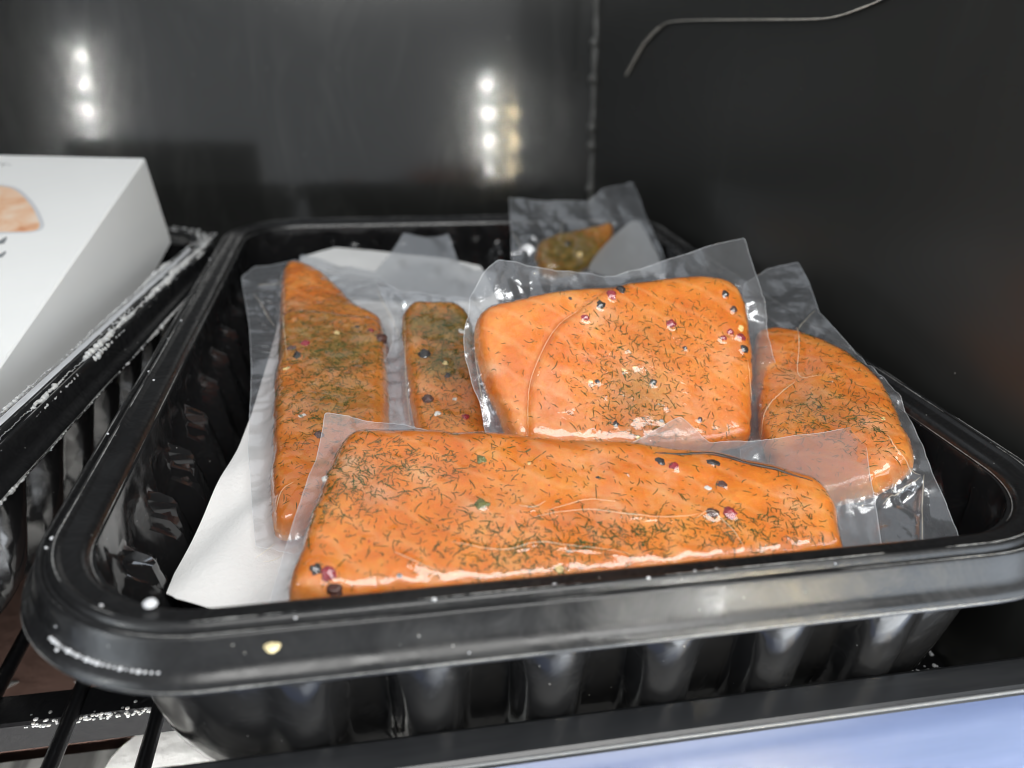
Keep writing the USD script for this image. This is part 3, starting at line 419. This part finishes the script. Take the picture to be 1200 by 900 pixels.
t1 = thing('tray', 'black plastic tray with frosted rim at left, holding the white carton', 'tray', LEFT_ROWS)
t1.GetReferences().AddInternalReference(t0.GetPath())
tag(t1, 'black plastic tray with frosted rim at left, holding the white carton', 'tray', 'black ribbed trays on the wire shelf'); t1.SetInstanceable(True)
def left(P):
    P = np.atleast_2d(np.asarray(P, float)); return P @ np.array(LEFT_ROWS[:3]) + np.array(LEFT_ROWS[3])
# frost along three ridges of the left tray's right rim
fr = []; rg = np.random.default_rng(11)
def frost_line(o, z, y0, y1, n, size, spread, seed):
    for i in range(n):
        y = rg.uniform(y0, y1)
        dens = noise([[y * 60, seed, 0]], seed)[0]
        if rg.random() > dens * 1.5: continue
        s_ = size * rg.uniform(.4, 1.5) * (.5 + dens)
        b_ = lump(s_, int(rg.integers(1e4)), .55, .9, 1)
        b_.apply_translation(left([(W + o + rg.normal(0, spread), y, z + rg.normal(0, spread * .25))])[0]); fr.append(b_)
def frost_ridge(o, z, y0, y1, r, seed, lo=.42):
    ys = np.linspace(y0, y1, int((y1 - y0) / .00045)); q = lambda f, s: noise(np.stack([ys * f, ys * 0 + s, ys * 0], 1), seed)
    rr = np.clip(q(38, 1) - lo + .35 * (q(160, 2) - .5), 0, 1) * r * 2.6 * (.35 + 1.3 * q(1400, 3)) + r * .10
    P_ = left(np.stack([W + o + r * 1.6 * (q(420, 4) - .5) + r * 1.5 * (q(1300, 6) - .5), ys, z + r * .5 * (q(900, 5) - .5)], 1))
    fr.append(tube(P_, rr, 7))
frost_ridge(-.0085, -.0010, .08, .42, .0006, 31, .22)
frost_ridge(.0024, .0004, .08, .42, .0008, 32, .22)
frost_ridge(.0042, -.0014, .08, .40, .0006, 33, .32)
frost_ridge(.0096, -.0118, .06, .36, .00045, 34, .26)
frost_line(-.0078, -.0012, .09, .41, 420, .0004, .0006, 1)
frost_line(.0002, .0010, .22, .42, 260, .0004, .0012, 5)
frost_line(.0095, -.0116, .07, .34, 380, .0003, .0004, 3)
for i in range(220):   # far corner
    a_ = rg.uniform(-10, 95); q = np.array([W - .046 + .046 * math.cos(math.radians(a_)), D - .046 + .046 * math.sin(math.radians(a_)), .0005]) + rg.normal(0, .0016, 3) * [1, 1, .3]
    b_ = lump(.0007 * rg.uniform(.4, 1.4), i, .5, .9, 1); b_.apply_translation(left([q])[0]); fr.append(b_)
obj('rim_frost', join(fr), 'frost', smooth=True, kind='stuff', label='rough white frost crusted along the right rim of the left tray', cat='frost')
# frost ribbon: solid icy band lying on the rim flat of the left tray
ys = np.linspace(.085, .375, 180); rb = []
wv = .0016 + .0012 * fbm(np.stack([ys * 70, ys * 0, ys * 0], 1), 3, 3)
L_ = left(np.stack([W + .0000 - .0046 + 0 * ys - wv * .35, ys, .0003 + 0 * ys], 1)); R2 = left(np.stack([W - .0026 + wv * .5, ys, .0011 + 0 * ys], 1)); C_ = left(np.stack([W - .0034 + 0 * ys, ys, .0013 + .0006 * noise(np.stack([ys * 200, ys * 0, ys * 0], 1), 2)], 1))
v, f = np.vstack([L_, C_, R2]), []
n_ = len(ys)
for a_ in range(2):
    i = np.arange(n_ - 1); f += [np.stack([a_ * n_ + i, (a_ + 1) * n_ + i, (a_ + 1) * n_ + i + 1], 1), np.stack([a_ * n_ + i, (a_ + 1) * n_ + i + 1, a_ * n_ + i + 1], 1)]
rbm = trimesh.Trimesh(v, np.vstack(f), process=False)
obj('ice_ribbon', rbm, 'strip_edge', smooth=True, label='smooth pale ice strip frozen onto the left tray rim between frost lines', cat='ice')

# crumbs and ice specks on the front tray
c_ = lump(.0018, 4, .55, .6); c_.apply_translation((.0607, -.0056, -.0038)); obj('food_crumb', c_, 'crumb_yellow', smooth=True, label='small cream crumb stuck to the front rim of the full tray', cat='crumb')
c_ = lump(.0017, 9, .6, .5); c_.apply_translation((.0312, .0092, .0006)); obj('ice_crumb', c_, 'crumb_white', smooth=True, label='bluish white ice crumb on the inner rim at the tray front left corner', cat='ice')
sp = []; rg = np.random.default_rng(21)
P0, N0 = rrect(0, 0, W, D, .046, 300, 60)
for i in range(85):
    k = rg.integers(len(P0)); seg = rg.integers(4, 21); o, z = RIM[seg]; q = np.append(P0[k] + N0[k] * o, z)
    if q[1] > .3 and rg.random() < .6: continue
    b_ = lump(.00028 * rg.uniform(.4, 2.0) ** 1.5, i, .7, .6, 1); b_.apply_translation(q); sp.append(b_)
for k_, (px_, o_) in enumerate(zip(np.linspace(.026, .052, 22), range(22))):   # row of beads by the left corner
    th = math.radians(200 + k_ * 2.2)
    b_ = lump(.00062 * rg.uniform(.4, 1.3), k_, .7, .5, 1); b_.apply_translation((.046 + .0528 * math.cos(math.radians(222 + k_ * 1.7)), .046 + .0528 * math.sin(math.radians(222 + k_ * 1.7)), -.0080)); sp.append(b_)
obj('rim_specks', join(sp), 'crumb_white', smooth=True, kind='stuff', label='tiny white ice specks scattered over the rim of the full front tray', cat='ice')
sp = []
for i in range(70):
    b_ = lump(.0006 * rg.uniform(.4, 1.8), i, .7, .6, 1); b_.apply_translation((rg.uniform(.272, .311), rg.uniform(.054, .075), ZF + .0002)); sp.append(b_)
obj('shelf_crumbs', join(sp), 'crumb_white', smooth=True, kind='stuff', label='white crumbs on the black shelf beside the right wall', cat='crumbs')
ch = trimesh.Trimesh(np.array([(.288, .0555, ZF), (.297, .0560, ZF), (.2945, .0620, ZF), (.2930, .0585, ZF + .004)]), [[0, 1, 3], [1, 2, 3], [2, 0, 3], [0, 2, 1]])
obj('film_scrap', ch, 'strip_edge', label='small pale triangular scrap on the shelf by the right wall', cat='scrap')

# ================================================================ white carton in the left tray
AX = np.array([[.99520887, -.09776191, -.00138364], [.09502846, .96386011, .24888407], [-.02299775, -.24782312, .9685323]])
P_BOX = np.array([-.045, .40, .05])
t = thing('carton', 'white printed food carton resting in the frosted left tray', 'carton', (*AX, P_BOX))
top = np.array([(-.0017, 0, 0), (-.0008, -.2600, 0), (-.200, -.2600, 0), (-.200, .0062, 0)])
bot = np.array([(.0035, -.004, -.058), (.0035, -.2600, -.058), (-.200, -.2600, -.058), (-.200, .0062, -.058)])
v = np.vstack([top, bot])
ins = []
for q in v:
    c = v.mean(0); d_ = np.sign(c - q)
    for k in range(3):
        e = q + d_ * .0009; e[k] = q[k]; ins.append(e)
obj('carton_body', trimesh.convex.convex_hull(np.array(ins)), 'carton', t)
pic = np.array([(-72.3, -43.5), (-65.7, -45.7), (-58.8, -51.3), (-44.2, -70.1), (-32.4, -90.8), (-30.7, -96.7), (-32.3, -99.7), (-40.6, -100.7), (-70, -101), (-110, -100), (-125, -85), (-110, -55), (-90, -45)]) / 1000
pic = Polygon(chaikin(pic, 2))
def flat(poly, z0, h):
    return trimesh.util.concatenate([trimesh.creation.extrude_polygon(g, h, engine='earcut').apply_translation((0, 0, z0)) for g in getattr(poly, 'geoms', [poly])])
obj('printed_picture_border', flat(pic.buffer(.0022), 0, .00012), 'crumb_white', t)
obj('printed_picture', flat(pic, .0001, .00012), 'picture_prawn', t, label='printed picture of peach coloured prawn meat on the carton top')
tx = meshkit.text_mesh('TY-', .0040, .0001); tx.apply_translation((-.0880, -.0150, .00005)); obj('lettering', tx, 'ink_dark', t)
for q in ([(-66, -112), (-45.5, -110.3), (-43.9, -105.6), (-42.8, -108.4), (-42.1, -113.5), (-50, -118)], [(-66, -127), (-39.6, -124.8), (-38.1, -121.3), (-37.1, -123.9), (-37.4, -128), (-50, -132)]):
    obj('printed_stroke', flat(Polygon(np.array(q) / 1000).buffer(0), 0, .0001), 'ink_grey', t)

# ================================================================ paper, packs
def field_tri(poly, step, extra=()):
    """Delaunay triangles of a polygon (metres), with the rings in extra as lines of points"""
    rings = [np.array(poly.exterior.coords)] + [np.array(e.exterior.coords) for e in extra]
    pts = [resample(r_, step * .8)[:-1] for r_ in rings]
    tree_ = cKDTree(np.vstack(pts)); x0, y0, x1, y1 = poly.bounds
    gx, gy = np.meshgrid(np.arange(x0, x1, step), np.arange(y0, y1, step * .87)); gx[1::2] += step / 2
    g = np.stack([gx.ravel(), gy.ravel()], 1) + RNG.normal(0, step * .06, (gx.size, 2))
    g = g[contains_xy(poly, g[:, 0], g[:, 1])]; g = g[tree_.query(g)[0] > step * .55]
    P = np.vstack(pts + [g]); T = Delaunay(P).simplices
    c = P[T].mean(1); T = T[contains_xy(poly, c[:, 0], c[:, 1])]
    a = P[T]; ar = np.cross(a[:, 1] - a[:, 0], a[:, 2] - a[:, 0]); T[ar < 0] = T[ar < 0][:, ::-1]
    return P, T
def used_only(P, T):
    u, inv = np.unique(T.ravel(), return_inverse=True); return P[u], inv.reshape(-1, 3), u
def shell(P, T, z_top, z_bot):
    """closed solid between two height fields over the same triangles"""
    n = len(P); e = np.sort(np.vstack([T[:, [0, 1]], T[:, [1, 2]], T[:, [2, 0]]]), axis=1); d = np.vstack([T[:, [0, 1]], T[:, [1, 2]], T[:, [2, 0]]])
    _, first, cnt = np.unique(e, axis=0, return_index=True, return_counts=True); b = d[first[cnt == 1]]
    V = np.vstack([np.column_stack([P, z_top]), np.column_stack([P, z_bot])])
    F = np.vstack([T, T[:, ::-1] + n, np.stack([b[:, 0], b[:, 0] + n, b[:, 1]], 1), np.stack([b[:, 1], b[:, 0] + n, b[:, 1] + n], 1)])
    return trimesh.Trimesh(V, F, process=False)

S_AX = np.array([[1, 0, 0], [0, math.cos(math.radians(4)), math.sin(math.radians(4))], [0, -math.sin(math.radians(4)), math.cos(math.radians(4))]])
sh = Polygon(chaikin(np.array(SHEET) / 1000, 1)).buffer(0)
P, T = field_tri(sh, .003)
w_ = .0022 * (fbm(np.column_stack([P[:, 0] * 45, P[:, 1] * 22, P[:, 0] * 0]), 3, 12) - .5) + .0021 * np.sin((P[:, 0] * .8 - P[:, 1] * .6) * 190 + 3 * noise(np.column_stack([P * 25, P[:, 0] * 0]), 3)) * np.exp(-((P[:, 1] - .0) / .09) ** 2)
m_ = shell(P, T, w_ + .0005, w_)
t = thing('paper_sheet', 'white absorbent paper sheet lining the tray under the salmon packs', 'paper sheet', (*S_AX, (.019, .06, -.035)))
obj('sheet', m_, 'paper_white', t, smooth=60)

SPICE = {'p': ('pink_peppercorn', 'pepper_pink'), 'b': ('black_peppercorn', 'pepper_black'), 'd': ('dark_peppercorn', 'pepper_dark'), 'g': ('green_peppercorn', 'pepper_green'), 'r': ('chilli_flake', 'chilli_red'), 's': ('salt_flake', 'salt_white'), 'y': ('mustard_seed', 'seed_yellow')}
LABELS = {
 'A': 'long vacuum packed salmon fillet with dill lying at the very front of the tray',
 'B': 'broad thick vacuum packed salmon fillet propped upright in the middle of the tray',
 'C': 'vacuum packed salmon fillet slumped against the right side of the tray',
 'D': 'long narrow vacuum packed salmon fillet lying along the left side of the tray',
 'E': 'narrow vacuum packed salmon strip thick with dark dill, between left and middle packs',
 'F': 'small vacuum packed salmon end piece with white flap at the back of the tray'}
LUM = dict(A=.75, B=.35, C=.9, D=1.0, E=1.0, F=1.0)
PUCK = dict(A=1.0, B=1.5, C=1.7, D=1.6, E=1.4, F=1.7)
WRK = dict(A=.8, B=.12, C=.8, D=1.0, E=1.0, F=1.0)
FOLD = dict(A=1.0, B=.8, C=2.4, D=1.5, E=1.5, F=1.8)
WAVE = dict(A=.0022, B=.0036, C=.0038, D=.0036, E=.0028, F=.0036)
def build_pack(key, d, seed):
    rg = np.random.default_rng(100 + seed)
    fo = resample(np.vstack([chaikin(np.array(d['fish']) / 1000, 2), chaikin(np.array(d['fish']) / 1000, 2)[:1]]), .0012)[:-1]
    fo = fo + .0016 * np.stack([fbm(np.column_stack([fo * 110, np.full(len(fo), seed + s_)]), 3, seed + 60 + s_) - .5 for s_ in (0, 7)], 1)
    fish = Polygon(fo).buffer(0)
    fish = max(getattr(fish, 'geoms', [fish]), key=lambda g_: g_.area)
    bag = Polygon(np.array(d['bag']) / 1000).buffer(.0012).buffer(-.0018).buffer(.0006)
    bag = bag.union(fish.buffer(.004))
    T_, R_ = d['T'] / 1000, d['R'] / 1000
    ring = cKDTree(resample(np.array(fish.exterior.coords), .0004))
    steps = d['step']; sp_ = np.array([q[:3] for q in d['spice']], float) / 1000; sk = [q[3] for q in d['spice']]
    stl = LineString(np.array(steps[0]) / 1000) if steps else None
    def inside(P): return contains_xy(fish, P[:, 0], P[:, 1])
    def flesh(P):
        dist = ring.query(P)[0] * np.where(inside(P), 1, -1)
        q = np.clip(dist / R_, 0, 1); pr = (1 - (1 - q) ** 3.0) ** (1 / 2.6)
        lum = (fbm(np.column_stack([P * 42, np.full(len(P), seed * 3.3)]), 3, seed) - .5) * .0030 + (fbm(np.column_stack([P * 170, np.full(len(P), seed)]), 3, seed + 9) - .5) * .0016
        h = pr * (T_ + lum * LUM[key])
        if stl is not None:
            a = np.array(stl.coords); k = cKDTree(resample(a, .0005)); rs = resample(a, .0005); dd, ii = k.query(P); ii = np.clip(ii, 1, len(rs) - 2)
            tg = rs[ii + 1] - rs[ii - 1]; side = np.sign(tg[:, 0] * (P - rs[ii])[:, 1] - tg[:, 1] * (P - rs[ii])[:, 0])
            s_ = side * dd
            up = smooth01(s_ / .0016 + .25) * np.exp(-np.clip(s_, 0, 1) / .05)
            h = h + pr * (steps[1] / 1000) * (up - .35 * np.exp(-(s_ / .0012) ** 2))
        return h, dist
    t = thing('salmon_pack', LABELS[key], 'salmon pack', (*d['axes'], d['origin']), 'vacuum packed salmon in the front tray')
    # --- fillet
    P, T = field_tri(fish, .0016)
    h, dist = flesh(P)
    st = np.zeros(len(P))
    for x, y, s_, a in d['stain']:
        st = np.maximum(st, a * np.exp(-((P[:, 0] - x / 1000) ** 2 + (P[:, 1] - y / 1000) ** 2) / (2 * (s_ / 1000) ** 2)))
    q = np.clip(dist / R_, 0, 1); zb = -.003 * np.sqrt(1 - (1 - q) ** 2) - .0001
    ms = shell(P, T, h, zb)
    u = obj('fillet', ms, 'salmon', t, smooth=True)
    UsdGeom.PrimvarsAPI(stage.GetPrimAtPath(u.GetPath())).CreatePrimvar('stain', Sdf.ValueTypeNames.FloatArray, 'vertex').Set(Vt.FloatArray.FromNumpy(np.concatenate([st, np.zeros(len(P))]).astype(np.float32)))
    pl_ = np.zeros(len(P))
    for x, y, s_, a in d['pale']:
        pl_ = np.maximum(pl_, a * np.exp(-((P[:, 0] - x / 1000) ** 2 + (P[:, 1] - y / 1000) ** 2) / (2 * (s_ / 1000) ** 2)))
    pl_ = np.maximum(pl_, .55 * np.exp(-dist / .0012))
    UsdGeom.PrimvarsAPI(stage.GetPrimAtPath(u.GetPath())).CreatePrimvar('pale', Sdf.ValueTypeNames.FloatArray, 'vertex').Set(Vt.FloatArray.FromNumpy(np.concatenate([pl_, pl_]).astype(np.float32)))
    for c in d['skin']:
        L = resample(chaikin(np.array(c) / 1000, 2, False), .0007); hl = flesh(L)[0]
        obj('skin_edge', tube(np.column_stack([L, hl + .0001]), .00055 * np.sin(np.linspace(.05, np.pi - .05, len(L))) ** .5 * (.7 + .6 * noise(np.column_stack([L * 300, L[:, 0] * 0]), 3)), 6), 'skin_dark', t, smooth=True)
    # --- spice
    for (x, y, r), k in zip(sp_, sk):
        nm, mt_ = SPICE[k]
        hz = flesh(np.array([[x, y]]))[0][0]
        flat_ = {'r': .45, 's': .6, 'y': .8}.get(k, .92)
        b_ = lump(r * rg.uniform(.85, 1.1), int(rg.integers(1e4)), flat_ * rg.uniform(.6, .9), {'s': .8, 'r': .9}.get(k, .95), 3); b_.vertices[:, 0] *= rg.uniform(.82, 1.15); b_.apply_transform(trimesh.transformations.rotation_matrix(rg.uniform(0, 6.28), [0, 0, 1]))
        b_.apply_translation((x, y, hz - r * .38)); obj(nm, b_, mt_, t, smooth=True)
    def bump_up(P):
        if not len(sp_): return np.zeros(len(P))
        dd = np.linalg.norm(P[:, None] - sp_[None, :, :2], axis=2)
        return np.max(sp_[None, :, 2] * .70 * np.exp(-(dd / (sp_[None, :, 2] * 1.25)) ** 4 * .9), axis=1)
    # --- dill: many short curved threads
    pts = []
    for x, y, sx, sy, n in d['dill']:
        pts.append(np.column_stack([rg.normal(x / 1000, sx / 1000, int(n * 2.3)), rg.normal(y / 1000, sy / 1000, int(n * 2.3))]))
    x0, y0, x1, y1 = fish.bounds
    pts.append(np.column_stack([rg.uniform(x0, x1, d['uni'] * 3), rg.uniform(y0, y1, d['uni'] * 3)]))
    C = np.vstack(pts); C = C[contains_xy(fish.buffer(-.0015), C[:, 0], C[:, 1])]
    dm = []
    ln = np.clip(rg.gamma(3.0, .00055, len(C)), .0005, .0050); an = rg.uniform(0, 2 * np.pi, len(C)); cv = rg.normal(0, 1.0, len(C)); wd = rg.uniform(.00006, .00011, len(C)) + ln * .010
    s4 = np.linspace(-.5, .5, 5)
    A = an[:, None] + cv[:, None] * s4[None]
    step = (ln / 4)[:, None]
    X = C[:, :1] + np.cumsum(np.cos(A) * step, 1); Y = C[:, 1:] + np.cumsum(np.sin(A) * step, 1)
    Q = np.stack([X, Y], -1).reshape(-1, 2); hq = flesh(Q)[0].reshape(len(C), 5)
    for i in range(len(C)):
        dm.append(tube(np.column_stack([X[i], Y[i], hq[i] + .00022]), wd[i] * np.array([.7, 1, 1, .9, .5]), 4))
    obj('dill', join(dm), 'dill', t, smooth=True, kind='stuff', label='chopped green dill threads pressed onto the fillet')
    # --- film
    P, T = field_tri(bag, .00125, [fish])
    h, dist = flesh(P)
    ins = dist > 1e-5
    dout = np.clip(-dist, 0, None)
    wr = WRK[key] * (np.abs(fbm(np.column_stack([P * 95, np.full(len(P), seed * 1.7)]), 3, seed + 20) - .5) - .12) * .0016
    margin = WAVE[key] * (fbm(np.column_stack([P * 34, np.full(len(P), seed * 2.2)]), 2, seed + 30) - .45) * 2.2 * smooth01(dout / .010) + .0011 * (np.abs(fbm(np.column_stack([P * 85, np.full(len(P), seed * 4.1)]), 2, seed + 50) - .5) * 2 - .3) * smooth01(dout / .006)
    rp = ring.query(P)[1] * .0004
    puck = (np.abs(noise(np.column_stack([rp * 150, dout * 45, np.full(len(P), seed * 2.7)]), seed + 70) - .5) * 2 - .45) * .0022 * smooth01(dout / .003) * np.exp(-dout / .016)
    puck += (np.abs(noise(np.column_stack([rp * 55, dout * 20, np.full(len(P), seed * 1.3)]), seed + 80) - .5) * 2 - .45) * .0028 * smooth01(dout / .006)
    margin = margin + puck * PUCK[key]
    tent = np.where(ins, 0, T_ * .16 * np.exp(-dout / .0022) )
    zt = np.where(ins, np.maximum(h, T_ * .16) + .0006 + np.clip(wr, -.0002, .001), tent + .0006 + margin + wr * smooth01(dout / .006) * .6)
    zt = np.maximum(zt, np.where(ins, h, 0) + np.where(ins, bump_up(P), 0) + np.where(ins, .0003, -.02))
    for c in d['crease']:
        L = resample(chaikin(np.array(c) / 1000, 2, False), .0005); dd, ii = cKDTree(L).query(P)
        s_ = np.sin(np.pi * np.clip(ii / (len(L) - 1), .02, .98)) ** .5
        zt = zt + FOLD[key] ** .7 * .0009 * s_ * (np.exp(-(dd / .0011) ** 2) - .35 * np.exp(-((dd - .0026) / .0012) ** 2))
    cen = P[T].mean(1); fin = contains_xy(fish, cen[:, 0], cen[:, 1])
    p1, f1, u1 = used_only(P, T[fin])
    obj('clear_film', trimesh.Trimesh(np.column_stack([p1, zt[u1]]), f1, process=False), 'film_tight', t, smooth=True)
    p2, f2, u2 = used_only(P, T[~fin])
    zz_ = zt[u2]; lo_ = zz_ - .0005 - .6 * np.clip(tent[u2], 0, 1)
    nn = len(p2)
    obj('sealed_margin', trimesh.Trimesh(np.vstack([np.column_stack([p2, zz_]), np.column_stack([p2, lo_])]), np.vstack([f2, f2 + nn]), process=False), 'film_margin_front' if key == 'A' else 'film_margin', t, smooth=True)
    eb = resample(np.array(bag.exterior.coords), .0012); ez = zt[cKDTree(P).query(eb)[1]]
    obj('cut_edge', tube(np.column_stack([eb, ez - .0002]), .00012, 5), 'film_edge', t, smooth=True)
    # --- folds in the film, with bright caustic lines drawn as pale tubes
    tz = cKDTree(P)
    for c in d['crease']:
        L = resample(chaikin(np.array(c) / 1000, 2, False), .0007)
        zl = zt[tz.query(L, k=4)[1]].mean(1)
        e = np.sin(np.linspace(0, np.pi, len(L))) ** .5
        obj('fold_caustic', tube(np.column_stack([L, zl + .00015]), .00003 + .00015 * FOLD[key] ** .5 * .8 * e * (1 + .6 * (noise(np.column_stack([L * 500, L[:, 0] * 0]), seed) - .5)), 6), 'fold_caustic', t, smooth=True)
    return t
packs = {}
for i, k in enumerate('FEDCBA'):
    packs[k] = build_pack(k, PACKS[k], i)
# white flap of the back pack
fl = Polygon(chaikin(np.array(FLAP) / 1000, 1)).buffer(0); P, T = field_tri(fl, .002)
zf = .0085 + .05 * 0 + .002 * np.sin(P[:, 0] * 90)
obj('paper_flap', shell(P, T, zf + .0004, zf), 'film_flap', packs['F'], smooth=60)
# loose empty pouch behind the left packs, widened and greyed to shade the paper
t = thing('pouch', 'loose plastic pouch standing behind the left salmon packs, greyed to shade the paper', 'pouch', ((1, 0, 0), (0, .8660254, .5), (0, -.5, .8660254), (.1, .3, -.01)))
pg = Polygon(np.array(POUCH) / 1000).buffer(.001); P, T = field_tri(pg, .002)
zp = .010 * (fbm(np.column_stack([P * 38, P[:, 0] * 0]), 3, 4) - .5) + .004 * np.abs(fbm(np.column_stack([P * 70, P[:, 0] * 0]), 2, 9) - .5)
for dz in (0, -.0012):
    obj('film_sheet', trimesh.Trimesh(np.column_stack([P, zp + dz]), T, process=False), 'shaded_pouch_film', t, smooth=True)

# ================================================================ LED strips on the door posts, mirrored in the back wall
def led_strip(x, y, zs, warm, label, glow=True, zlow=-.31):
    t = thing('led_strip', label, 'lamp', group='LED strips on the door posts')
    dz = zs[0] - zs[1]; zs = list(zs) + [zs[-1] - dz * k for k in range(1, int((zs[-1] - zlow) / dz) + 1)]; z0, z1 = min(zs) - .02, max(zs) + .03
    obj('strip_body', bevel_box((x - .010, y - .008, z0 - .004), (x + .010, y - .0005, z1 + .004), .001), 'lamp_body', t)
    if glow: obj('diffuser', bevel_box((x - .0075, y - .0004, z0), (x + .0075, y + .0006, z1), .0003), 'diffuser', t)
    for z in zs:
        e = trimesh.creation.icosphere(2, .0034); e.vertices[:, 1] *= .5; e.apply_translation((x, y + .0022, z)); obj('diode', e, 'led_warm' if warm else 'led', t, smooth=True)
led_strip(-.490, -.30, [.2668, .2158, .1624, .1082], False, 'lit LED strip on the left door post, seen mirrored in the back wall', True, .02)
led_strip(.289, -.30, [.2185, .1639, .1085, .0506], False, 'lit LED strip on the right door post, bright column mirrored in the back wall')
led_strip(.347, -.30, [.1641, .1085, .0504], True, 'fainter warm LED strip beside the right post, mirrored in the back wall', False)
